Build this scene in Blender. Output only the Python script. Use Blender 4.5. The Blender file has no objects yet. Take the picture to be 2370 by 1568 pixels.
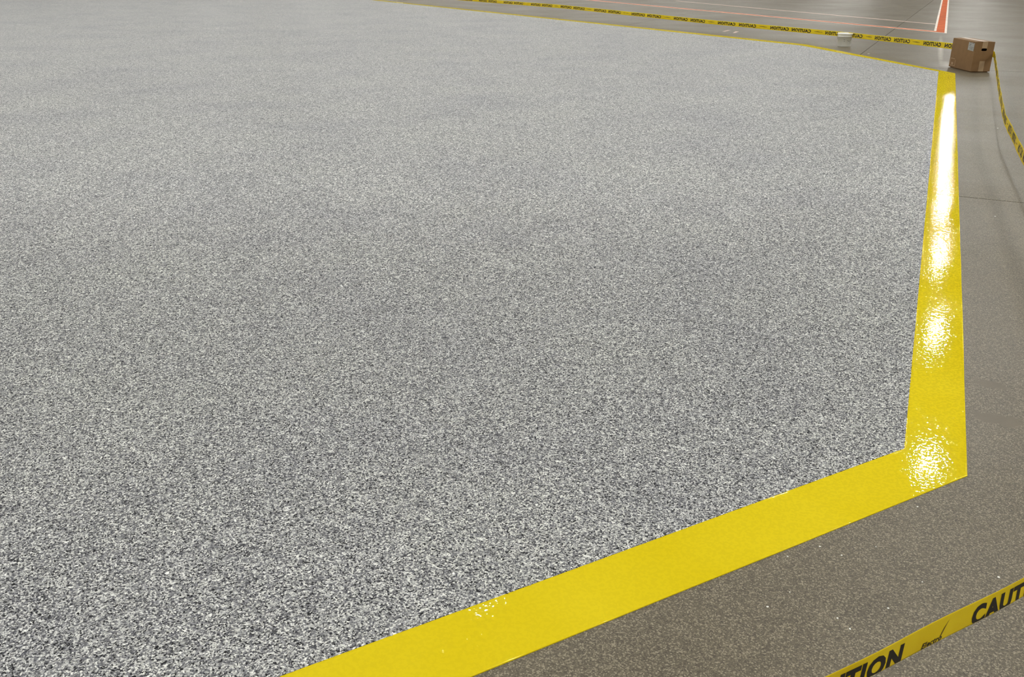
import bpy, bmesh, math, random
import numpy as np
from mathutils import Vector, Matrix

random.seed(7)
rng = np.random.default_rng(11)
SC = bpy.context.scene
COL = SC.collection

# ------------------------------------------------------------------ camera
CAM_H = 1.39
PITCH, ROLL = math.radians(23.012), math.radians(0.183)
cam_data = bpy.data.cameras.new('camera')
cam_data.sensor_fit = 'HORIZONTAL'
cam_data.sensor_width = 36.0
cam_data.lens = 31.846
cam_data.clip_start, cam_data.clip_end = 0.05, 300
cam = bpy.data.objects.new('camera', cam_data)
COL.objects.link(cam)
_f = Vector((0, math.cos(PITCH), -math.sin(PITCH)))
_u0 = Vector((0, math.sin(PITCH), math.cos(PITCH)))
_r0 = Vector((1, 0, 0))
_r = _r0 * math.cos(ROLL) + _u0 * math.sin(ROLL)
_u = -_r0 * math.sin(ROLL) + _u0 * math.cos(ROLL)
cam.matrix_world = Matrix(((_r.x, _u.x, -_f.x, 0), (_r.y, _u.y, -_f.y, 0), (_r.z, _u.z, -_f.z, CAM_H), (0, 0, 0, 1)))
SC.camera = cam

# ------------------------------------------------------------------ world and exposure (all light comes from the hall's lamps)
world = bpy.data.worlds.new('world')
SC.world = world
world.use_nodes = True
world.node_tree.nodes['Background'].inputs[0].default_value = (0.8, 0.85, 0.9, 1)
world.node_tree.nodes['Background'].inputs[1].default_value = 0.0
SC.view_settings.view_transform = 'Standard'
SC.view_settings.look = 'None'
SC.view_settings.gamma = 1.0
SC.view_settings.use_curve_mapping = False
SC.view_settings.exposure = 0.0
LAMP_RADIANCE = 390.0


# ------------------------------------------------------------------ helpers
def lin(r, g, b):
    def c(v):
        v /= 255.0
        return v / 12.92 if v <= 0.04045 else ((v + 0.055) / 1.055) ** 2.4
    return (c(r), c(g), c(b), 1.0)


class NT:
    """small wrapper for building node trees"""
    def __init__(self, name):
        self.m = bpy.data.materials.new(name)
        self.m.use_nodes = True
        self.t = self.m.node_tree
        self.b = self.t.nodes['Principled BSDF']

    def n(self, kind, **kw):
        nd = self.t.nodes.new(kind)
        for k, v in kw.items():
            setattr(nd, k, v)
        return nd

    def l(self, a, b):
        self.t.links.new(a, b)

    def val(self, sock, v):
        if hasattr(v, 'is_output'):
            self.l(v, sock)
        else:
            sock.default_value = v

    def math(self, op, a, b=0.0, clamp=False):
        nd = self.n('ShaderNodeMath', operation=op, use_clamp=clamp)
        self.val(nd.inputs[0], a)
        self.val(nd.inputs[1], b)
        return nd.outputs[0]

    def mix(self, fac, a, b, mode='MIX'):
        nd = self.n('ShaderNodeMix', data_type='RGBA', blend_type=mode)
        self.val(nd.inputs[0], fac)
        self.val(nd.inputs[6], a)
        self.val(nd.inputs[7], b)
        return nd.outputs[2]

    def ramp(self, fac, stops, interp='LINEAR'):
        nd = self.n('ShaderNodeValToRGB')
        cr = nd.color_ramp
        cr.interpolation = interp
        while len(cr.elements) < len(stops):
            cr.elements.new(0.5)
        for e, (p, c) in zip(cr.elements, stops):
            e.position = p
            e.color = c if len(c) == 4 else (*c, 1)
        self.val(nd.inputs[0], fac)
        return nd.outputs[0]

    def noise(self, vec, scale, detail=2.0, rough=0.5):
        nd = self.n('ShaderNodeTexNoise')
        self.l(vec, nd.inputs['Vector'])
        nd.inputs['Scale'].default_value = scale
        nd.inputs['Detail'].default_value = detail
        nd.inputs['Roughness'].default_value = rough
        return nd.outputs['Fac']

    def voronoi(self, vec, scale, feature='F1'):
        nd = self.n('ShaderNodeTexVoronoi', feature=feature)
        self.l(vec, nd.inputs['Vector'])
        nd.inputs['Scale'].default_value = scale
        return nd

    def bump(self, h, dist, strength=1.0, normal=None):
        nd = self.n('ShaderNodeBump')
        nd.inputs['Strength'].default_value = strength
        nd.inputs['Distance'].default_value = dist
        self.l(h, nd.inputs['Height'])
        if normal is not None:
            self.l(normal, nd.inputs['Normal'])
        return nd.outputs[0]

    def pos(self):
        return self.n('ShaderNodeNewGeometry').outputs['Position']


def plain(name, rgb, rough=0.5, spec=0.5, bump=None, vary=0.06, vscale=8.0):
    """one coloured surface with slight procedural mottling"""
    k = NT(name)
    c = lin(*rgb)
    tc = k.n('ShaderNodeTexCoord').outputs['Object']
    f = k.noise(tc, vscale, 3)
    lo = tuple(v * (1 - vary) for v in c[:3]) + (1,)
    hi = tuple(min(1, v * (1 + vary)) for v in c[:3]) + (1,)
    k.l(k.ramp(f, [(0.3, lo), (0.7, hi)]), k.b.inputs['Base Color'])
    k.b.inputs['Roughness'].default_value = rough
    k.b.inputs['Specular IOR Level'].default_value = spec
    if bump:
        k.l(k.bump(k.noise(tc, bump[0], 2), bump[1]), k.b.inputs['Normal'])
    return k.m


def mesh_obj(name, bm, mat, parent=None, smooth=False):
    me = bpy.data.meshes.new(name)
    bm.normal_update()
    bm.to_mesh(me)
    bm.free()
    if smooth:
        me.polygons.foreach_set('use_smooth', [True] * len(me.polygons))
    if mat:
        me.materials.append(mat)
    o = bpy.data.objects.new(name, me)
    COL.objects.link(o)
    o.parent = parent
    return o


def empty(name, loc=(0, 0, 0), rz=0.0):
    o = bpy.data.objects.new(name, None)
    o.empty_display_size = 0.1
    o.location = loc
    o.rotation_euler = (0, 0, rz)
    COL.objects.link(o)
    return o


def tag(o, label=None, cat=None, group=None, kind=None):
    if label:
        o['label'] = label
    if cat:
        o['category'] = cat
    if group:
        o['group'] = group
    if kind:
        o['kind'] = kind
    return o


def add_box(bm, x0, x1, y0, y1, z0, z1):
    v = [bm.verts.new(p) for p in ((x0, y0, z0), (x1, y0, z0), (x1, y1, z0), (x0, y1, z0),
                                   (x0, y0, z1), (x1, y0, z1), (x1, y1, z1), (x0, y1, z1))]
    for f in ((3, 2, 1, 0), (4, 5, 6, 7), (0, 1, 5, 4), (1, 2, 6, 5), (2, 3, 7, 6), (3, 0, 4, 7)):
        bm.faces.new([v[i] for i in f])


def add_prism(bm, pts, z0, z1):
    a = [bm.verts.new((x, y, z0)) for x, y in pts]
    b = [bm.verts.new((x, y, z1)) for x, y in pts]
    bm.faces.new(a[::-1])
    bm.faces.new(b)
    n = len(pts)
    for i in range(n):
        j = (i + 1) % n
        bm.faces.new((a[i], a[j], b[j], b[i]))


def add_lathe(bm, prof, seg=32, cx=0.0, cy=0.0):
    rings = []
    for r, z in prof:
        if r < 1e-6:
            rings.append([bm.verts.new((cx, cy, z))])
        else:
            rings.append([bm.verts.new((cx + r * math.cos(2 * math.pi * i / seg), cy + r * math.sin(2 * math.pi * i / seg), z)) for i in range(seg)])
    for a, b in zip(rings, rings[1:]):
        for i in range(seg):
            j = (i + 1) % seg
            if len(a) == 1 and len(b) == 1:
                continue
            if len(a) == 1:
                bm.faces.new((a[0], b[i], b[j]))
            elif len(b) == 1:
                bm.faces.new((a[i], a[j], b[0]))
            else:
                bm.faces.new((a[i], a[j], b[j], b[i]))


def add_tube(bm, pts, r, seg=8):
    pts = [Vector(p) for p in pts]
    rings = []
    for i, p in enumerate(pts):
        d = (pts[min(i + 1, len(pts) - 1)] - pts[max(i - 1, 0)]).normalized()
        a = d.orthogonal().normalized() if i == 0 else (rings[-1][1] - d * rings[-1][1].dot(d)).normalized()
        b = d.cross(a)
        rings.append(([bm.verts.new(p + (a * math.cos(2 * math.pi * k / seg) + b * math.sin(2 * math.pi * k / seg)) * r) for k in range(seg)], a))
    for (a, _), (b, _) in zip(rings, rings[1:]):
        for k in range(seg):
            j = (k + 1) % seg
            bm.faces.new((a[k], a[j], b[j], b[k]))
    bm.faces.new(rings[0][0][::-1])
    bm.faces.new(rings[-1][0])


def text_mesh(body, bold=0.0, shear=0.0):
    """outline of a word as (verts 2d, faces), normalised to cap height 1 and starting at x = 0"""
    cu = bpy.data.curves.new('word', 'FONT')
    cu.body = body
    cu.offset = bold
    cu.space_character = 1.12
    cu.shear = shear
    cu.resolution_u = 3
    ob = bpy.data.objects.new('word', cu)
    COL.objects.link(ob)
    dg = bpy.context.evaluated_depsgraph_get()
    me = ob.evaluated_get(dg).to_mesh()
    vs = [(v.co.x, v.co.y) for v in me.vertices]
    fs = [tuple(p.vertices) for p in me.polygons]
    ob.evaluated_get(dg).to_mesh_clear()
    bpy.data.objects.remove(ob)
    bpy.data.curves.remove(cu)
    x0, x1 = min(v[0] for v in vs), max(v[0] for v in vs)
    y0, y1 = min(v[1] for v in vs), max(v[1] for v in vs)
    return [((x - x0) / (x1 - x0), (y - y0) / (y1 - y0)) for x, y in vs], fs


# the hall is laid out along the lamp rows: E1 runs with the rows, E2 across them
ANG = math.radians(65.75)
E1 = Vector((math.cos(ANG), math.sin(ANG)))
E2 = Vector((-E1.y, E1.x))


def hall(a, b):
    p = E1 * a + E2 * b
    return p.x, p.y


# ------------------------------------------------------------------ materials of the setting
def concrete_material():
    k = NT('concrete')
    P = k.pos()
    big = k.noise(P, 0.55, 4, 0.6)
    mid = k.noise(P, 5.0, 4, 0.6)
    fine = k.noise(P, 420.0, 2, 0.7)
    grit = k.voronoi(P, 330.0)
    sep = k.n('ShaderNodeSeparateColor')
    k.l(grit.outputs['Color'], sep.inputs[0])
    base = k.ramp(mid, [(0.25, lin(85, 76, 58)), (0.5, lin(98, 89, 69)), (0.8, lin(113, 103, 81))])
    base = k.mix(k.math('MULTIPLY', big, 0.35), base, lin(108, 98, 77))
    speck = k.ramp(sep.outputs[0], [(0.0, lin(34, 31, 22)), (0.25, lin(77, 70, 53)), (0.7, lin(107, 98, 78)), (0.97, lin(172, 163, 139))])
    # smooth troweled ovals where the grit does not show
    smooth = None
    for cx, cy, ang, rx, ry in ((1.686, 2.871, -0.5, 0.055, 0.03), (1.585, 2.61, -0.5, 0.085, 0.04), (1.60, 3.02, -0.4, 0.03, 0.012)):
        mp = k.n('ShaderNodeMapping')
        mp.vector_type = 'TEXTURE'
        mp.inputs['Location'].default_value = (cx, cy, 0)
        mp.inputs['Rotation'].default_value = (0, 0, ang)
        mp.inputs['Scale'].default_value = (rx, ry, 1)
        k.l(P, mp.inputs['Vector'])
        ln = k.n('ShaderNodeVectorMath', operation='LENGTH')
        k.l(mp.outputs[0], ln.inputs[0])
        d = k.math('ADD', ln.outputs['Value'], k.math('MULTIPLY', k.math('SUBTRACT', k.noise(P, 40, 2), 0.5), 1.4))
        f = k.math('SUBTRACT', 1.0, k.math('MULTIPLY', k.math('SUBTRACT', d, 0.8), 3.0), clamp=True)
        smooth = f if smooth is None else k.math('MAXIMUM', smooth, f)
    amount = k.math('MULTIPLY', k.math('SUBTRACT', 1.0, smooth), 0.62)
    col = k.mix(amount, base, speck)
    # pale residue of an old floor tape running on from the lane corner
    for cx, cy, ang, rx, ry, am in ((6.95, 15.4, 1.16, 3.0, 0.05, 0.55), (5.99, 13.0, 1.2, 0.6, 0.10, 0.4)):
        mp = k.n('ShaderNodeMapping')
        mp.vector_type = 'TEXTURE'
        mp.inputs['Location'].default_value = (cx, cy, 0)
        mp.inputs['Rotation'].default_value = (0, 0, ang)
        mp.inputs['Scale'].default_value = (rx, ry, 1)
        k.l(P, mp.inputs['Vector'])
        ln = k.n('ShaderNodeVectorMath', operation='LENGTH')
        k.l(mp.outputs[0], ln.inputs[0])
        f = k.math('SUBTRACT', 1.0, ln.outputs['Value'], clamp=True)
        f = k.math('MULTIPLY', f, k.math('MULTIPLY', k.noise(P, 6, 4, 0.7), am * 2.2), clamp=True)
        col = k.mix(f, col, lin(206, 198, 184))
    k.l(col, k.b.inputs['Base Color'])
    rg = k.ramp(big, [(0.3, (0.38,) * 3), (0.7, (0.50,) * 3)])
    k.l(rg, k.b.inputs['Roughness'])
    k.b.inputs['Specular IOR Level'].default_value = 0.5
    h = k.math('ADD', fine, k.math('MULTIPLY', grit.outputs['Distance'], 0.6))
    k.l(k.bump(h, 0.0006, 0.55), k.b.inputs['Normal'])
    return k.m


FLAKE_STOPS = [(0.0, lin(24, 25, 28)), (0.15, lin(84, 85, 91)), (0.27, lin(124, 125, 128)), (0.48, lin(158, 159, 160)),
               (0.66, lin(200, 201, 197)), (0.82, lin(238, 239, 233))]


def flake_material(from_attr):
    k = NT('flake_chips' if from_attr else 'flake_broadcast')
    P = k.pos()
    if from_attr:
        at = k.n('ShaderNodeAttribute')
        at.attribute_name = 'tone'
        col = k.ramp(at.outputs['Fac'], FLAKE_STOPS, 'CONSTANT')
    else:
        v = k.voronoi(P, 215.0)
        sep = k.n('ShaderNodeSeparateColor')
        k.l(v.outputs['Color'], sep.inputs[0])
        col = k.ramp(sep.outputs[0], FLAKE_STOPS, 'CONSTANT')
        v2 = k.voronoi(P, 80.0)
        sep2 = k.n('ShaderNodeSeparateColor')
        k.l(v2.outputs['Color'], sep2.inputs[0])
        clump = k.ramp(sep2.outputs[1], [(0.0, (0.45,) * 3), (0.45, (1.0,) * 3), (1.0, (1.35,) * 3)])
        col = k.mix(0.75, col, clump, 'MULTIPLY')
        k.l(k.bump(sep.outputs[1], 0.0008, 0.7), k.b.inputs['Normal'])
    # the tone drifts slightly darker and paler in broad random patches
    cloud = k.noise(P, 0.9, 4, 0.6)
    tint = k.ramp(cloud, [(0.3, (0.88, 0.88, 0.90)), (0.52, (1.0, 1.0, 0.99)), (0.75, (1.05, 1.055, 1.02))])
    col = k.mix(1.0, col, tint, 'MULTIPLY')
    k.l(col, k.b.inputs['Base Color'])
    k.b.inputs['Roughness'].default_value = 0.55
    k.b.inputs['Specular IOR Level'].default_value = 0.3
    return k.m


def yellow_material():
    k = NT('yellow_epoxy')
    P = k.pos()
    n = k.noise(P, 1.7, 3)
    col = k.ramp(n, [(0.3, lin(216, 193, 24)), (0.7, lin(224, 202, 36))])
    k.l(col, k.b.inputs['Base Color'])
    # the film is glossy with dull flecks of grit in it
    fleck = k.noise(P, 95.0, 1.5, 0.6)
    k.l(k.ramp(fleck, [(0.47, (0.30,) * 3), (0.52, (0.0,) * 3)]), k.b.inputs['Specular IOR Level'])
    k.b.inputs['Roughness'].default_value = 0.025
    ripple = k.noise(P, 85.0, 2.0, 0.55)
    # a floor joint telegraphs through the paint as a hairline groove
    sub = k.n('ShaderNodeVectorMath', operation='SUBTRACT')
    k.l(P, sub.inputs[0])
    sub.inputs[1].default_value = (2.8057, 5.5727, 0)
    dt = k.n('ShaderNodeVectorMath', operation='DOT_PRODUCT')
    k.l(sub.outputs[0], dt.inputs[0])
    dt.inputs[1].default_value = (math.cos(JA), math.sin(JA), 0)
    g = k.math('ADD', k.math('ABSOLUTE', dt.outputs['Value']), k.math('MULTIPLY', k.noise(P, 30, 2), 0.006))
    groove = k.math('MULTIPLY', k.math('SUBTRACT', g, 0.0), 90.0, clamp=True)
    # scattered pinhead domes in the film that catch single glints
    dome = k.voronoi(P, 95.0)
    dsep = k.n('ShaderNodeSeparateColor')
    k.l(dome.outputs['Color'], dsep.inputs[0])
    sel = k.math('GREATER_THAN', dsep.outputs[0], 0.72)
    dh = k.math('SUBTRACT', 1.0, k.math('MULTIPLY', dome.outputs['Distance'], 3.6), clamp=True)
    dh = k.math('MULTIPLY', k.math('MULTIPLY', dh, dh), sel)
    nrm = k.bump(ripple, 0.00026, 1.0)
    nrm = k.bump(dh, 0.00022, 1.0, nrm)
    nrm = k.bump(groove, 0.0016, 1.0, nrm)
    k.l(nrm, k.b.inputs['Normal'])
    return k.m


JA = math.radians(64.0)          # direction across the saw cut joints
M_CONC = concrete_material()
M_YEL = yellow_material()
M_FLAKE = flake_material(False)
M_CHIP = flake_material(True)
M_WALL = plain('painted_wall', (150, 148, 142), 0.8)
M_CEIL = plain('ceiling_deck', (110, 110, 108), 0.8)

# ------------------------------------------------------------------ setting: hall shell
HA0, HA1, HB0, HB1, HZ = -26.0, 76.0, -22.0, 40.0, 9.4


def shell_wall(name, p0, p1, t=0.3):
    (x0, y0), (x1, y1) = p0, p1
    d = Vector((x1 - x0, y1 - y0)).normalized()
    n = Vector((d.y, -d.x)) * t
    bm = bmesh.new()
    add_prism(bm, [(x0, y0), (x1, y1), (x1 + n.x, y1 + n.y), (x0 + n.x, y0 + n.y)], -0.012, HZ)
    tag(mesh_obj(name, bm, M_WALL), kind='structure')


shell_wall('wall_back', hall(HA0, HB1), hall(HA0, HB0))
shell_wall('wall_right', hall(HA0, HB0), hall(HA1, HB0))
shell_wall('wall_front', hall(HA1, HB0), hall(HA1, HB1))
shell_wall('wall_left', hall(HA1, HB1), hall(HA0, HB1))
bm = bmesh.new()
add_prism(bm, [hall(HA0, HB0), hall(HA1, HB0), hall(HA1, HB1), hall(HA0, HB1)], HZ, HZ + 0.2)
tag(mesh_obj('ceiling', bm, M_CEIL), kind='structure')

# concrete floor: slabs cast between saw cut joints, standing on a concrete base that shows in the cuts
bm = bmesh.new()
add_prism(bm, [hall(HA0, HB0), hall(HA1, HB0), hall(HA1, HB1), hall(HA0, HB1)], -0.05, -0.012)
floor = tag(mesh_obj('floor', bm, M_CONC), kind='structure')
floor['label'] = 'brown grey concrete hall floor with fine saw cut joints'
GJ1 = Vector((math.cos(JA), math.sin(JA)))
GJ2 = Vector((-GJ1.y, GJ1.x))
J0 = Vector((2.8057, 5.5727))
SP1, SP2, GAP = 7.6, 5.2, 0.0048
J2REF = (Vector((7.2, 18.3)) - J0).dot(GJ2)
poly = [Vector(hall(HA0, HB0)), Vector(hall(HA1, HB0)), Vector(hall(HA1, HB1)), Vector(hall(HA0, HB1))]


def clip(pts, o, n):
    out = []
    for i in range(len(pts)):
        a, b = pts[i], pts[(i + 1) % len(pts)]
        da, db = (a - o).dot(n), (b - o).dot(n)
        if da >= 0:
            out.append(a)
        if da * db < 0:
            out.append(a + (b - a) * (da / (da - db)))
    return out


for i in range(-6, 12):
    for j in range(-10, 11):
        a0, a1 = i * SP1 + GAP, (i + 1) * SP1 - GAP
        b0, b1 = J2REF + j * SP2 + GAP, J2REF + (j + 1) * SP2 - GAP
        q = [J0 + GJ1 * a + GJ2 * b for a, b in ((a0, b0), (a1, b0), (a1, b1), (a0, b1))]
        for s in range(4):
            e = poly[(s + 1) % 4] - poly[s]
            q = clip(q, poly[s], Vector((-e.y, e.x)).normalized()) if len(q) >= 3 else q
        if len(q) < 3:
            continue
        # orientation of q is counter clockwise
        area = sum(q[t].x * q[(t + 1) % len(q)].y - q[(t + 1) % len(q)].x * q[t].y for t in range(len(q)))
        if abs(area) < 0.2:
            continue
        if area < 0:
            q = q[::-1]
        bm = bmesh.new()
        add_prism(bm, [(p.x, p.y) for p in q], -0.012, 0.0)
        mesh_obj('slab', bm, M_CONC, floor)

# ------------------------------------------------------------------ the coated area
near_dir = Vector((1.321 - 0.0254, 2.2617 - 1.5247)).normalized()
OUT = [Vector((1.321, 2.2617)) - near_dir * 16.0, Vector((1.321, 2.2617)), Vector((5.661, 12.0015)), Vector((4.9485, 15.9654)),
       Vector((4.9485, 15.9654)) + Vector((-3.5899, 5.9262)).normalized() * 21.0]
INN = [Vector((1.1989, 2.4177)) - near_dir * 16.0 + Vector((0, 0.0)), Vector((1.1989, 2.4177)), Vector((5.5237, 12.1828)), Vector((4.853, 15.70)), None]
_d = (OUT[4] - OUT[3]).normalized()
INN[3] = Vector((4.79, 15.80))
INN[4] = INN[3] + _d * 20.8
# beyond the view the coated pad closes with the same kind of bends
for p, w in ((Vector((-20.0, 37.0)), 0.19), (Vector((-29.0, 24.0)), 0.19), (Vector((-27.0, 8.0)), 0.19)):
    c = Vector((-12.0, 16.0))
    OUT.append(p)
    INN.append(p + (c - p).normalized() * 0.21)

COAT_Z = 0.0022
bm = bmesh.new()
lap = []
cen = Vector((-10.0, 14.0))
for o_, i_ in zip(OUT, INN):
    lap.append(i_)
add_prism(bm, [(p.x, p.y) for p in lap], 0.0, COAT_Z)
bmesh.ops.triangulate(bm, faces=[f for f in bm.faces if len(f.verts) > 4])
coat = mesh_obj('flake_floor_coating', bm, M_FLAKE)
tag(coat, 'grey and white speckled flake floor coating inside the yellow border', 'floor coating', kind='structure')

# painted border: swept profile with the slight lips that masking tape leaves on wet paint
prof = [(0.0, 0.0), (0.001, 0.0014), (0.004, 0.0021), (0.010, 0.0021), (0.016, 0.0015), (0.022, 0.0015), (0.03, 0.0015), (0.5, 0.0015), (0.965, 0.0015),
        (0.972, 0.0015), (0.982, 0.0021), (0.992, 0.0023), (0.998, 0.0020), (1.0, 0.0)]
bm = bmesh.new()
rows = []
n = len(OUT)
for i in range(n):
    a, b = OUT[i], OUT[(i + 1) % n]
    c, d = INN[i], INN[(i + 1) % n]
    L = (b - a).length
    steps = max(1, int(L / 0.35)) if i in (0, 1, 2) else max(1, int(L / 2.0))
    for s in range(steps):
        f = s / steps
        o_ = a + (b - a) * f
        q_ = c + (d - c) * f
        if 0 < s:
            o_ = o_ + Vector((random.uniform(-1, 1), random.uniform(-1, 1))) * 0.0009
            q_ = q_ + Vector((random.uniform(-1, 1), random.uniform(-1, 1))) * 0.0012
        rows.append([bm.verts.new((*(o_ + (q_ - o_) * t), z)) for t, z in prof])
for a, b in zip(rows, rows[1:] + rows[:1]):
    for k in range(len(prof) - 1):
        bm.faces.new((a[k], b[k], b[k + 1], a[k + 1]))
stripe = mesh_obj('border_stripe', bm, M_YEL, smooth=True)
tag(stripe, 'glossy yellow painted border stripe around the speckled floor coating', 'border stripe')

# loose flake chips set in the clear coat: real chips where they show singly, thinning out into the broadcast pattern


def inside(px, py, pts):
    r = np.zeros(px.shape, bool)
    m = len(pts)
    for i in range(m):
        a, b = pts[i], pts[(i + 1) % m]
        cond = (a.y > py) != (b.y > py)
        with np.errstate(divide='ignore', invalid='ignore'):
            xi = (b.x - a.x) * (py - a.y) / (b.y - a.y) + a.x
        r ^= cond & (px < xi)
    return r


Y0, Y1 = 0.5, 6.0
X0, X1 = -4.6, 3.0
DENS = 62000.0
N = int(DENS * (X1 - X0) * (Y1 - Y0))
px = rng.uniform(X0, X1, N)
py = rng.uniform(Y0, Y1, N)
keep = (px > -(0.53 * py + 0.29) - 0.6) & (rng.uniform(0, 1, N) < np.clip((5.8 - py) / 3.0, 0, 1) ** 1.3)
keep &= inside(px, py, INN)
px, py = px[keep], py[keep]
N = len(px)
rad = rng.uniform(0.0017, 0.0034, N)
th = rng.uniform(0, 2 * np.pi, N)
V = np.zeros((N, 4, 3), np.float32)
zc = COAT_Z + rng.uniform(0.0006, 0.0016, N)
tx, ty = rng.normal(0, 0.2, N), rng.normal(0, 0.2, N)
for c in range(4):
    a = th + c * np.pi / 2 + rng.uniform(-0.45, 0.45, N)
    r = rad * rng.uniform(0.65, 1.2, N)
    dx, dy = r * np.cos(a), r * np.sin(a)
    V[:, c, 0] = px + dx
    V[:, c, 1] = py + dy
    V[:, c, 2] = zc + tx * dx + ty * dy
me = bpy.data.meshes.new('flake_chips')
me.vertices.add(4 * N)
me.vertices.foreach_set('co', V.reshape(-1))
me.loops.add(4 * N)
me.loops.foreach_set('vertex_index', np.arange(4 * N, dtype=np.int32))
me.polygons.add(N)
me.polygons.foreach_set('loop_start', np.arange(0, 4 * N, 4, dtype=np.int32))
me.update(calc_edges=True)
at = me.attributes.new('tone', 'FLOAT', 'FACE')
at.data.foreach_set('value', (rng.uniform(0, 1, N) ** 0.76).astype(np.float32))
me.materials.append(M_CHIP)
chips = bpy.data.objects.new('flake_chips', me)
COL.objects.link(chips)
chips.parent = coat
tag(chips, 'grey, white and dark flake chips set in the coating', kind='stuff')


# ------------------------------------------------------------------ lane marking beyond the tape
M_ORANGE = plain('orange_floor_paint', (196, 92, 36), 0.7, 0.2, vary=0.25, vscale=3.0)
M_WHITEP = plain('white_floor_paint', (232, 220, 204), 0.5, vary=0.15, vscale=5.0)
M_PINK = plain('worn_pale_paint', (216, 190, 176), 0.5, vary=0.2, vscale=4.0)


def strip(name, mat, pts, z, parent):
    bm = bmesh.new()
    add_prism(bm, pts, 0.0, z)
    return mesh_obj(name, bm, mat, parent)


def offs(p, d, n, a, w):
    q = Vector(p) + Vector(d) * a + Vector(n) * w
    return q.x, q.y


lane = empty('lane_marking', (0, 0, 0))
tag(lane, 'L shaped orange floor lane marking with white edges beyond the caution tape', 'floor marking')
C0 = Vector((8.41, 18.49))                                   # outer corner of the L
dA = Vector((10.1087 - 8.4082, 22.3057 - 18.494)).normalized()   # leg running away
nA = Vector((-dA.y, dA.x))
dB = Vector((6.8208 - 8.4082, 22.0029 - 18.494)).normalized()    # leg running along the tape
nB = Vector((dB.y, -dB.x))
WA, WB, EW = 0.235, 0.26, 0.042
A_LEN, B_LEN = 30.0, 24.0


def cross(p, d, q, e):
    t = ((q.x - p.x) * e.y - (q.y - p.y) * e.x) / (d.x * e.y - d.y * e.x)
    return p + d * t


def lcorner(w1, w2):
    return cross(C0 + nA * w1, dA, C0 + nB * w2, dB)


def leg_quads(w0, w1, parent, name, mat, z):
    p0, p1 = lcorner(w0, w0 * WB / WA), lcorner(w1, w1 * WB / WA)
    a0, a1 = C0 + nA * w0 + dA * A_LEN, C0 + nA * w1 + dA * A_LEN
    b0, b1 = C0 + nB * w0 * WB / WA + dB * B_LEN, C0 + nB * w1 * WB / WA + dB * B_LEN
    bm = bmesh.new()
    add_prism(bm, [tuple(p0), tuple(a0), tuple(a1), tuple(p1), tuple(b1), tuple(b0)], 0.0, z)
    bmesh.ops.triangulate(bm, faces=[f for f in bm.faces if len(f.verts) > 4])
    bmesh.ops.recalc_face_normals(bm, faces=bm.faces[:])
    return mesh_obj(name, bm, mat, parent)


leg_quads(EW, WA - EW, lane, 'orange_band', M_ORANGE, 0.0010)
leg_quads(0.0, EW, lane, 'white_edge', M_WHITEP, 0.0013)
leg_quads(WA - EW, WA, lane, 'white_edge', M_WHITEP, 0.0013)

ln = strip('painted_line', M_PINK, [(9.24, 20.93), (9.33, 21.0), (5.35, 31.5), (5.25, 31.45)], 0.0012, None)
tag(ln, 'thin worn cream painted line on the concrete inside the orange lane corner', 'floor marking')

# faint pale scratches between the tape and the coating
for nme, pts in (('paint_smear', [(4.10, 18.72), (4.16, 18.74), (4.36, 19.10), (4.30, 19.12)]),
                 ('paint_smear', [(4.24, 18.40), (4.29, 18.42), (4.44, 18.74), (4.38, 18.78)])):
    o = strip(nme, M_PINK, pts, 0.0008, None)
    tag(o, 'pale paint smear on the concrete between the far caution tape and the coating', 'paint smear', 'paint smears on the far concrete')

# ------------------------------------------------------------------ cardboard box
M_CARD = plain('cardboard', (134, 104, 70), 0.75, 0.3, vary=0.05, vscale=14.0)
M_TAPE = plain('brown_packing_tape', (172, 146, 112), 0.35, 0.5)
M_LABEL = plain('label_paper', (225, 226, 224), 0.5)
M_PRINT = plain('grey_print', (96, 98, 100), 0.6)
M_MARK = plain('pale_carton_print', (176, 146, 112), 0.7)

BL, BD, BH = 0.60, 0.249, 0.372          # long side (running away), short side, height
box = empty('cardboard_box', (5.904, 12.113, 0), math.radians(1.6))
tag(box, 'closed brown cardboard box with white label standing at the yellow corner', 'cardboard box')
# local axes: x along the short face towards +x, y along the long face away


def slot(cx, cz, hw, hh, n=8):
    pts = []
    r = hh
    for s, a0 in ((1, -90), (-1, 90)):
        for k in range(n + 1):
            a = math.radians(a0 + 180 * k / n)
            pts.append((cx + s * (hw - r) + r * math.cos(a), cz + r * math.sin(a)))
    return pts


def wall_with_slot(y, flip):
    bm = bmesh.new()
    outer = [bm.verts.new(p) for p in ((0, y, 0.012), (BD, y, 0.012), (BD, y, BH), (0, y, BH))]
    inner = [bm.verts.new((a, y, b)) for a, b in slot(BD * 0.50, BH * 0.752, 0.036, 0.0155)]
    ed = [bm.edges.new((outer[i], outer[(i + 1) % 4])) for i in range(4)]
    ed += [bm.edges.new((inner[i], inner[(i + 1) % len(inner)])) for i in range(len(inner))]
    bmesh.ops.triangle_fill(bm, edges=ed, use_beauty=True)
    ext = bmesh.ops.extrude_face_region(bm, geom=bm.faces[:])
    bmesh.ops.translate(bm, verts=[v for v in ext['geom'] if isinstance(v, bmesh.types.BMVert)], vec=(0, 0.005 * flip, 0))
    bmesh.ops.recalc_face_normals(bm, faces=bm.faces[:])
    return bm


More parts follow.
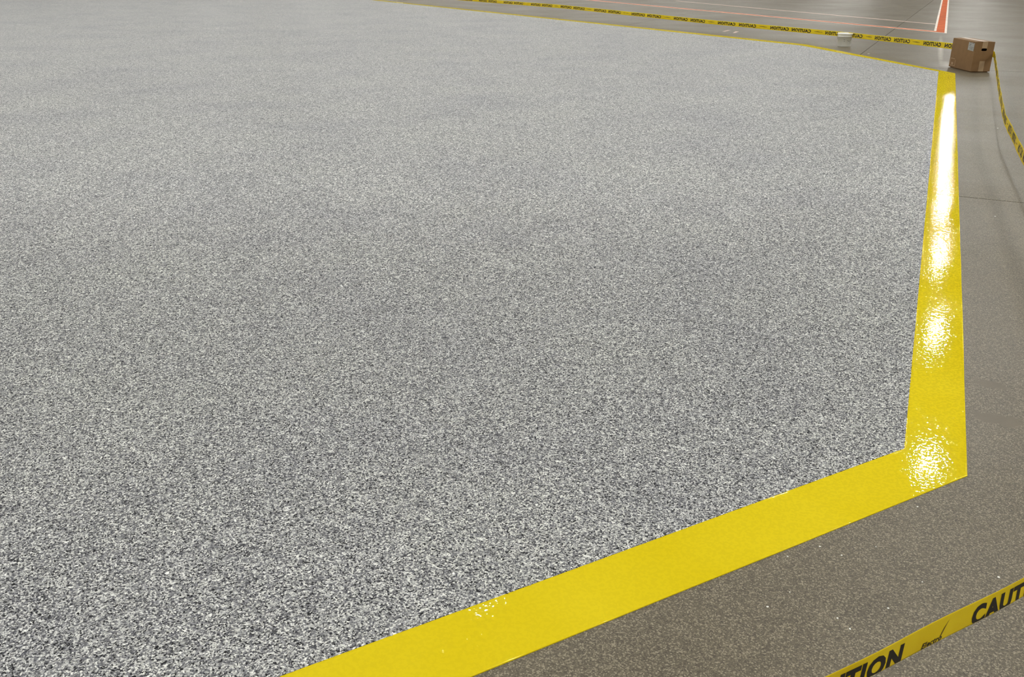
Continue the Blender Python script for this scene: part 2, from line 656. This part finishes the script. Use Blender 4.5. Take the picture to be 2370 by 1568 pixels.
mesh_obj('end_panel', wall_with_slot(0.0, 1), M_CARD, box)
mesh_obj('end_panel', wall_with_slot(BL, -1), M_CARD, box)
for x0, x1 in ((0.0, 0.005), (BD - 0.005, BD)):
    bm = bmesh.new()
    # side panels bow out a little at mid height
    NY, NZ = 8, 6
    sgn = -1 if x0 == 0 else 1
    g = {}
    for s, xx in enumerate((x0, x1)):
        for a in range(NY + 1):
            for c in range(NZ + 1):
                u, w = a / NY, c / NZ
                bow = 0.006 * math.sin(math.pi * u) * math.sin(math.pi * w) * sgn
                g[s, a, c] = bm.verts.new((xx + bow, 0.005 + u * (BL - 0.01), 0.012 + w * (BH - 0.012)))
    for a in range(NY):
        for c in range(NZ):
            for s in (0, 1):
                bm.faces.new((g[s, a, c], g[s, a + 1, c], g[s, a + 1, c + 1], g[s, a, c + 1]))
    for a in range(NY):
        for c in (0, NZ):
            bm.faces.new((g[0, a, c], g[0, a + 1, c], g[1, a + 1, c], g[1, a, c]))
    for c in range(NZ):
        for a in (0, NY):
            bm.faces.new((g[0, a, c], g[0, a, c + 1], g[1, a, c + 1], g[1, a, c]))
    bmesh.ops.recalc_face_normals(bm, faces=bm.faces[:])
    mesh_obj('side_panel', bm, M_CARD, box)
bm = bmesh.new()
add_box(bm, 0.016, BD - 0.016, 0.016, BL - 0.016, 0.0, 0.014)
mesh_obj('bottom', bm, M_CARD, box)
for x0, x1, zt in ((0.001, BD / 2 - 0.0015, 0.004), (BD / 2 + 0.0015, BD - 0.001, 0.003)):   # top flaps
    bm = bmesh.new()
    add_box(bm, x0, x1, 0.001, BL - 0.001, BH, BH + zt)
    for v in bm.verts:
        if abs(v.co.x - BD / 2) < 0.01:
            v.co.z += 0.004
    mesh_obj('top_flap', bm, M_CARD, box)
# packing tape: over the top seam and down the ends, and up from the bottom seam
TW = 0.033
bm = bmesh.new()
add_box(bm, BD / 2 - TW, BD / 2 + TW, -0.001, BL + 0.001, BH + 0.0082, BH + 0.0088)
add_box(bm, BD / 2 - TW, BD / 2 + TW, -0.0012, 0.0, BH * 0.80, BH + 0.0088)
mesh_obj('packing_tape', bm, M_TAPE, box)
bm = bmesh.new()
add_box(bm, BD / 2 - TW + 0.004, BD / 2 + TW + 0.004, -0.0012, 0.0, 0.012, BH * 0.375)
mesh_obj('packing_tape', bm, M_TAPE, box)
# shipping label with lines of small print on the long side
lab = empty('shipping_label', (0, 0, 0))
lab.parent = box
bm = bmesh.new()
LY0, LY1, LZ0, LZ1 = 0.018, 0.170, 0.262, 0.368
LX = -0.0046
v = [bm.verts.new(p) for p in ((LX, LY0, LZ0 - 0.004), (LX, LY1, LZ0 + 0.004), (LX, LY1 - 0.004, LZ1 - 0.006), (LX, LY0 - 0.002, LZ1 - 0.01))]
bm.faces.new(v[::-1])
bmesh.ops.solidify(bm, geom=bm.faces[:], thickness=0.0006)
paper = mesh_obj('paper', bm, M_LABEL, lab)
bm = bmesh.new()
for z, y0, y1, hgt in ((0.352, 0.03, 0.075, 0.005), (0.352, 0.09, 0.15, 0.005), (0.333, 0.095, 0.14, 0.006), (0.320, 0.11, 0.145, 0.004),
                       (0.306, 0.03, 0.12, 0.0025), (0.296, 0.05, 0.14, 0.0025), (0.286, 0.03, 0.10, 0.0025), (0.277, 0.06, 0.13, 0.0025)):
    add_box(bm, LX - 0.0009, LX - 0.0004, y0, y1, z - hgt / 2, z + hgt / 2)
mesh_obj('print_lines', bm, M_PRINT, lab)
# pale printed square low on the long side
bm = bmesh.new()
y0, y1, z0, z1, w = 0.435, 0.575, 0.03, 0.125, 0.007
for q in ((y0, y1, z0, z0 + w), (y0, y1, z1 - w, z1), (y0, y0 + w, z0, z1), (y1 - w, y1, z0, z1), (0.49, 0.54, 0.045, 0.075)):
    add_box(bm, -0.0062 + 0.003, -0.0005, q[0], q[1], q[2], q[3])
mesh_obj('printed_square', bm, M_MARK, box)

# ------------------------------------------------------------------ white bucket
M_PAIL = plain('white_plastic', (246, 246, 238), 0.35, 0.5, vary=0.03)
M_WIRE = plain('galvanised_wire', (150, 150, 148), 0.35)


def bucket(loc, rz, label):
    b = empty('plastic_bucket', loc, rz)
    tag(b, label, 'bucket')
    bm = bmesh.new()
    add_lathe(bm, [(0, 0.004), (0.085, 0.004), (0.088, 0.0), (0.096, 0.0), (0.100, 0.006), (0.1135, 0.155), (0.1195, 0.156), (0.1195, 0.162), (0.1145, 0.163),
                   (0.1155, 0.176), (0.121, 0.177), (0.121, 0.182), (0.1165, 0.183), (0.117, 0.198), (0.112, 0.198), (0.10, 0.02), (0, 0.016)], 40)
    mesh_obj('body', bm, M_PAIL, b, True)
    bm = bmesh.new()
    add_lathe(bm, [(0.1175, 0.192), (0.1245, 0.190), (0.1262, 0.194), (0.1262, 0.204), (0.1235, 0.2085), (0.117, 0.2095), (0.113, 0.2045), (0.095, 0.204),
                   (0.04, 0.2065), (0, 0.2075)], 40)
    mesh_obj('lid', bm, M_PAIL, b, True)
    bm = bmesh.new()
    add_tube(bm, [(0.122 * math.cos(a), 0.122 * math.sin(a) * 0.99, 0.172 - 0.085 * math.sin(a) ** 2) for a in [math.pi * k / 16 for k in range(17)]], 0.0021)
    mesh_obj('bail_handle', bm, M_WIRE, b, True)
    # worn printed patch on the front: scribbled grey strokes that follow the wall
    for a0, z0_, a1, z1_, wd in ((-1.75, 0.100, -1.45, 0.085, 0.006), (-1.45, 0.085, -1.15, 0.096, 0.006), (-1.25, 0.062, -1.12, 0.058, 0.009),
                                 (-2.25, 0.112, -2.1, 0.108, 0.008), (-2.25, 0.086, -2.08, 0.083, 0.006), (-1.2, 0.118, -1.12, 0.106, 0.007)):
        bm = bmesh.new()
        prev = None
        for t in range(6):
            f = t / 5
            a, z = a0 + (a1 - a0) * f, z0_ + (z1_ - z0_) * f
            r = 0.100 + (z - 0.006) * (0.0135 / 0.149) + 0.0014
            cur = [bm.verts.new((r * math.cos(a), r * math.sin(a), z + e)) for e in (-wd / 2, wd / 2)]
            if prev:
                bm.faces.new((prev[0], cur[0], cur[1], prev[1]))
            prev = cur
        mesh_obj('printed_mark', bm, M_SCRIB, b)
    return b


M_SCRIB = plain('faded_print', (150, 148, 142), 0.6)
bucket((5.475, 15.70, 0), 0.25, 'white plastic bucket with lid standing in front of the far caution tape')
bucket((1.672, 1.925, 0), 1.0, 'white plastic bucket holding the corner of the caution tape')
bucket((-3.68, 31.3, 0), 1.9, 'white plastic bucket at the end of the far caution tape')
bucket((-0.575, 0.60, 0), 2.6, 'white plastic bucket at the end of the near caution tape')

# ------------------------------------------------------------------ caution tape


def tape_material():
    k = NT('caution_film')
    P = k.pos()
    n_ = k.noise(P, 9.0, 3)
    c = k.ramp(n_, [(0.3, lin(242, 222, 40)), (0.7, lin(250, 234, 60))])
    k.l(c, k.b.inputs['Base Color'])
    k.b.inputs['Roughness'].default_value = 0.32
    k.l(k.bump(k.noise(P, 25, 2), 0.002, 0.5), k.b.inputs['Normal'])
    tr = k.n('ShaderNodeBsdfTranslucent')
    k.l(c, tr.inputs['Color'])
    mx = k.n('ShaderNodeMixShader')
    mx.inputs[0].default_value = 0.5
    k.l(k.b.outputs[0], mx.inputs[1])
    k.l(tr.outputs[0], mx.inputs[2])
    out = k.t.nodes['Material Output']
    k.l(mx.outputs[0], out.inputs['Surface'])
    return k.m


M_FILM = tape_material()
M_INK = plain('black_ink', (22, 20, 18), 0.4)
M_BROWN = plain('brown_ink', (112, 92, 22), 0.5)

WORD = text_mesh('CAUTION', bold=0.055)
ION = text_mesh('ION', bold=0.055)
MAKER = text_mesh('Electro', bold=0.03, shear=0.25)


class Tape:
    """a film hung between points (x, y, lower edge height, width)"""
    def __init__(self, pts, sag=0.0):
        self.p = [Vector(q[:3]) for q in pts]
        self.w = [q[3] for q in pts]
        self.len = [((b - a).xy).length for a, b in zip(self.p, self.p[1:])]
        self.L = sum(self.len)
        self.sag = sag

    def raw(self, s):
        for i, l in enumerate(self.len):
            if s <= l or i == len(self.len) - 1:
                f = s / l
                d = (self.p[i + 1] - self.p[i])
                z = -self.sag * 4 * min(max(f, 0), 1) * (1 - min(max(f, 0), 1))
                return self.p[i] + d * f + Vector((0, 0, z)), self.w[i] + (self.w[i + 1] - self.w[i]) * f, d.xy.normalized()
            s -= l

    def at(self, s, t, e=0.0):
        q, w, d = self.raw(s)
        nrm = Vector((-d.y, d.x, 0))
        wave = 0.0016 * math.sin(s * 7.0 + t * 2.0) + 0.0012 * math.sin(s * 17.0 + 1.3)
        return q + Vector((0, 0, w * t)) + nrm * (wave + e)

    def film(self, parent, step=0.12):
        bm = bmesh.new()
        n_ = max(4, int(self.L / step))
        T = (0.0, 0.06, 0.35, 0.65, 0.94, 1.0)
        g = [[[bm.verts.new(self.at(self.L * i / n_, t, e)) for t in T] for i in range(n_ + 1)] for e in (-0.00008, 0.00008)]
        for i in range(n_):
            for j in range(len(T) - 1):
                for s in (0, 1):
                    q = (g[s][i][j], g[s][i + 1][j], g[s][i + 1][j + 1], g[s][i][j + 1])
                    bm.faces.new(q if s == 0 else q[::-1])
            for j in (0, len(T) - 1):
                bm.faces.new((g[0][i][j], g[0][i + 1][j], g[1][i + 1][j], g[1][i][j]))
        bmesh.ops.recalc_face_normals(bm, faces=bm.faces[:])
        return mesh_obj('film', bm, M_FILM, parent, True)

    def word(self, parent, glyph, s0, s1, t0, t1, name='printed_word', mat=None, clip_t=None):
        vs, fs = glyph
        bm = bmesh.new()
        done = 0
        for e in (-0.0007, 0.0007):
            vv = [bm.verts.new((x, y, 0)) for x, y in vs]
            for f in fs:
                try:
                    bm.faces.new([vv[i] for i in f])
                except ValueError:
                    pass
            if clip_t is not None:
                cut = (clip_t - t0) / (t1 - t0)
                r = bmesh.ops.bisect_plane(bm, geom=bm.verts[:] + bm.edges[:] + bm.faces[:], plane_co=(0, cut, 0), plane_no=(0, -1, 0), clear_outer=True)
            for v_ in list(bm.verts)[done:]:
                v_.co = self.at(s0 + (s1 - s0) * v_.co.x, t0 + (t1 - t0) * v_.co.y, e)
            done = len(bm.verts)
            if clip_t is not None:
                break
        return mesh_obj(name, bm, mat or M_INK, parent)

    def dash(self, parent, s0, s1, t, th, name='printed_dash', mat=None):
        bm = bmesh.new()
        for e in (-0.0007, 0.0007):
            q = [(s0, t - th * 0.1), (s0 * 0.6 + s1 * 0.4, t - th * 0.35), (s1, t - th * 0.1), (s1, t + th * 0.25), (s0 * 0.5 + s1 * 0.5, t + th * 0.6), (s0, t + th * 0.15)]
            bm.faces.new([bm.verts.new(self.at(a, b, e)) for a, b in q])
        return mesh_obj(name, bm, mat or M_BROWN, parent)


TWD = 0.076
# far tape: from the back of the box behind the bucket and on
far_tape = empty('caution_tape', (5.98, 12.74, 0.0))
far_tape.location = (0, 0, 0)
tag(far_tape, 'yellow caution tape with mirrored black lettering running from cardboard box past the bucket', 'caution tape')
ft = Tape([(5.98, 12.74, 0.222, TWD), (5.535, 15.90, 0.133, TWD), (3.85, 18.9, 0.132, TWD), (1.18, 23.2, 0.19, TWD), (-3.6, 31.2, 0.14, TWD)])
ft.film(far_tape)
FW = [(0.4, 0.83), (1.19, 1.63), (1.72, 2.2), (2.59, 3.17), (3.22, 3.61), (3.94, 4.39), (4.46, 4.92), (5.29, 5.75), (5.85, 6.34), (6.72, 7.14), (7.23, 7.65)]
s = 8.05
while s < ft.L - 1.2:
    FW += [(s, s + 0.45), (s + 0.53, s + 0.98)]
    s += 1.36
for a, b in FW:
    ft.word(far_tape, WORD, a, b, 0.14, 0.86)
ft.word(far_tape, ION, 0.12, 0.31, 0.14, 0.86)
for a in (1.02, 2.39, 3.77, 5.1, 6.54, 7.85, 9.23, 10.6, 11.95):
    ft.dash(far_tape, a - 0.10, a + 0.10, 0.52, 0.16)

# tape along the right, from the box to the corner bucket, seen nearly on edge
side_tape = empty('caution_tape', (0, 0, 0))
tag(side_tape, 'yellow caution tape seen nearly edge on running from the box beside the concrete', 'caution tape')
st = Tape([(6.168, 12.50, 0.178, TWD), (6.235, 12.25, 0.175, TWD), (4.58, 8.75, 0.160, TWD), (3.935, 7.37, 0.158, TWD), (1.735, 2.05, 0.115, TWD)])
st.film(side_tape)
s = 0.35
while s < st.L - 0.9:
    for a, b in ((s, s + 0.27), (s + 0.33, s + 0.60)):
        st.word(side_tape, WORD, b, a, 0.14, 0.86)
    st.dash(side_tape, s + 0.66, s + 0.74, 0.5, 0.16)
    s += 0.82

# near tape, read from outside the enclosure
near_tape = empty('caution_tape', (0, 0, 0))
tag(near_tape, 'yellow caution tape with bold black lettering and small Electro print over concrete', 'caution tape')
nt = Tape([(-0.47, 0.674, 0.140, 0.062), (0.768, 1.371, 0.1425, 0.060), (1.006, 1.505, 0.145, 0.054), (1.565, 1.822, 0.146, 0.052)])
nt.film(near_tape, 0.05)


def near_s(x):
    best = min((abs(nt.raw(k * 0.002)[0].x - x), k * 0.002) for k in range(int(nt.L / 0.002)))
    return best[1]


sN, sC = near_s(0.735) + 0.014, near_s(0.899) + 0.03
for a in (sN, sN - 0.35):
    nt.word(near_tape, WORD, a - 0.29, a, -0.12, 0.78, clip_t=0.03)
for a in (sC, sC + 0.35):
    nt.word(near_tape, WORD, a, a + 0.29, -0.12, 0.78, clip_t=0.03)
nt.word(near_tape, MAKER, near_s(0.768) + 0.034, near_s(0.813) + 0.042, 0.03, 0.27, 'maker_print')
# slanted stroke of the printed mark
bm = bmesh.new()
s_ = near_s(0.826) + 0.024
q = [(s_ - 0.006, 0.20), (s_ - 0.002, 0.20), (s_ + 0.006, 0.48), (s_ + 0.017, 0.80), (s_ + 0.002, 0.50)]
bm.faces.new([bm.verts.new(nt.at(a, b, -0.0007)) for a, b in q])
mesh_obj('printed_stroke', bm, M_BROWN, near_tape)

# ------------------------------------------------------------------ stray chips on the concrete
M_STRAY = plain('white_chip', (238, 238, 230), 0.3)
for i, (x, y, r) in enumerate([(0.5935, 1.6876, .0030), (0.787, 1.9202, .0028), (0.8307, 1.8843, .0022), (0.6932, 1.8783, .0024), (0.7423, 1.6491, .0024),
                               (0.7586, 1.6133, .0028), (0.8716, 1.6837, .0026), (1.1828, 1.7987, .0036), (1.1111, 2.1024, .0024), (2.7936, 5.1058, .0065),
                               (4.2391, 8.0121, .009), (5.4428, 14.4755, .02), (0.66, 1.74, .0018), (0.93, 1.92, .0018), (0.99, 1.78, .0017)]):
    bm = bmesh.new()
    k = 5
    a0 = random.uniform(0, 6)
    pts = []
    for j in range(k):
        a = a0 + 2 * math.pi * j / k
        rr = r * random.uniform(0.7, 1.25)
        pts.append((rr * math.cos(a), rr * math.sin(a)))
    add_prism(bm, pts, 0.0, min(0.0011, r * 0.4))
    o = mesh_obj('stray_flake', bm, M_STRAY)
    o.location = (x, y, 0.0)
    o.rotation_euler = (0, 0, random.uniform(0, 6))
    tag(o, 'tiny white flake chip lying loose on the bare concrete', 'flake chip', 'stray chips on the concrete')

# ------------------------------------------------------------------ high bay lamps (seen in the photo only as reflections in the gloss)
M_HOUSE = plain('lamp_housing', (90, 92, 94), 0.5)
kk = NT('lamp_diffuser')
kk.b.inputs['Base Color'].default_value = (0.9, 0.9, 0.9, 1)
kk.b.inputs['Emission Color'].default_value = (1.0, 0.985, 0.955, 1)
kk.b.inputs['Emission Strength'].default_value = LAMP_RADIANCE
M_EMIT = kk.m
LZ, LR = 7.5, 0.20
LAMP0 = Vector((7.893, 14.895))
bm = bmesh.new()
add_lathe(bm, [(LR + 0.005, 0.0), (LR + 0.02, 0.0), (LR + 0.02, 0.05), (0.12, 0.10), (0.11, 0.22), (0, 0.22)], 20)
h0 = mesh_obj('housing', bm, M_HOUSE)
bm = bmesh.new()
vv = [bm.verts.new((LR * math.cos(2 * math.pi * i / 20), LR * math.sin(2 * math.pi * i / 20), 0.004)) for i in range(20)]
bm.faces.new(vv[::-1])
d0 = mesh_obj('diffuser_offscreen', bm, M_EMIT)
bm = bmesh.new()
add_tube(bm, [(0, 0, 0.21), (0, 0, HZ - LZ + 0.01)], 0.012, 6)
r0 = mesh_obj('drop_rod', bm, M_HOUSE)
first = True
for j in range(-3, 7):
    for i in range(-4, 8):
        a, b = LAMP0.dot(E1) + 7.14 * i + 0.55 * j, LAMP0.dot(E2) + 6.2 * j
        x, y = hall(a, b)
        lamp = empty('high_bay_lamp_offscreen', (x, y, LZ))
        tag(lamp, 'round high bay ceiling lamp hanging from the hall ceiling on a rod', 'lamp', 'high bay lamps under the ceiling')
        for src in (h0, d0, r0):
            o = src if first else src.copy()
            if not first:
                COL.objects.link(o)
            o.parent = lamp
        first = False
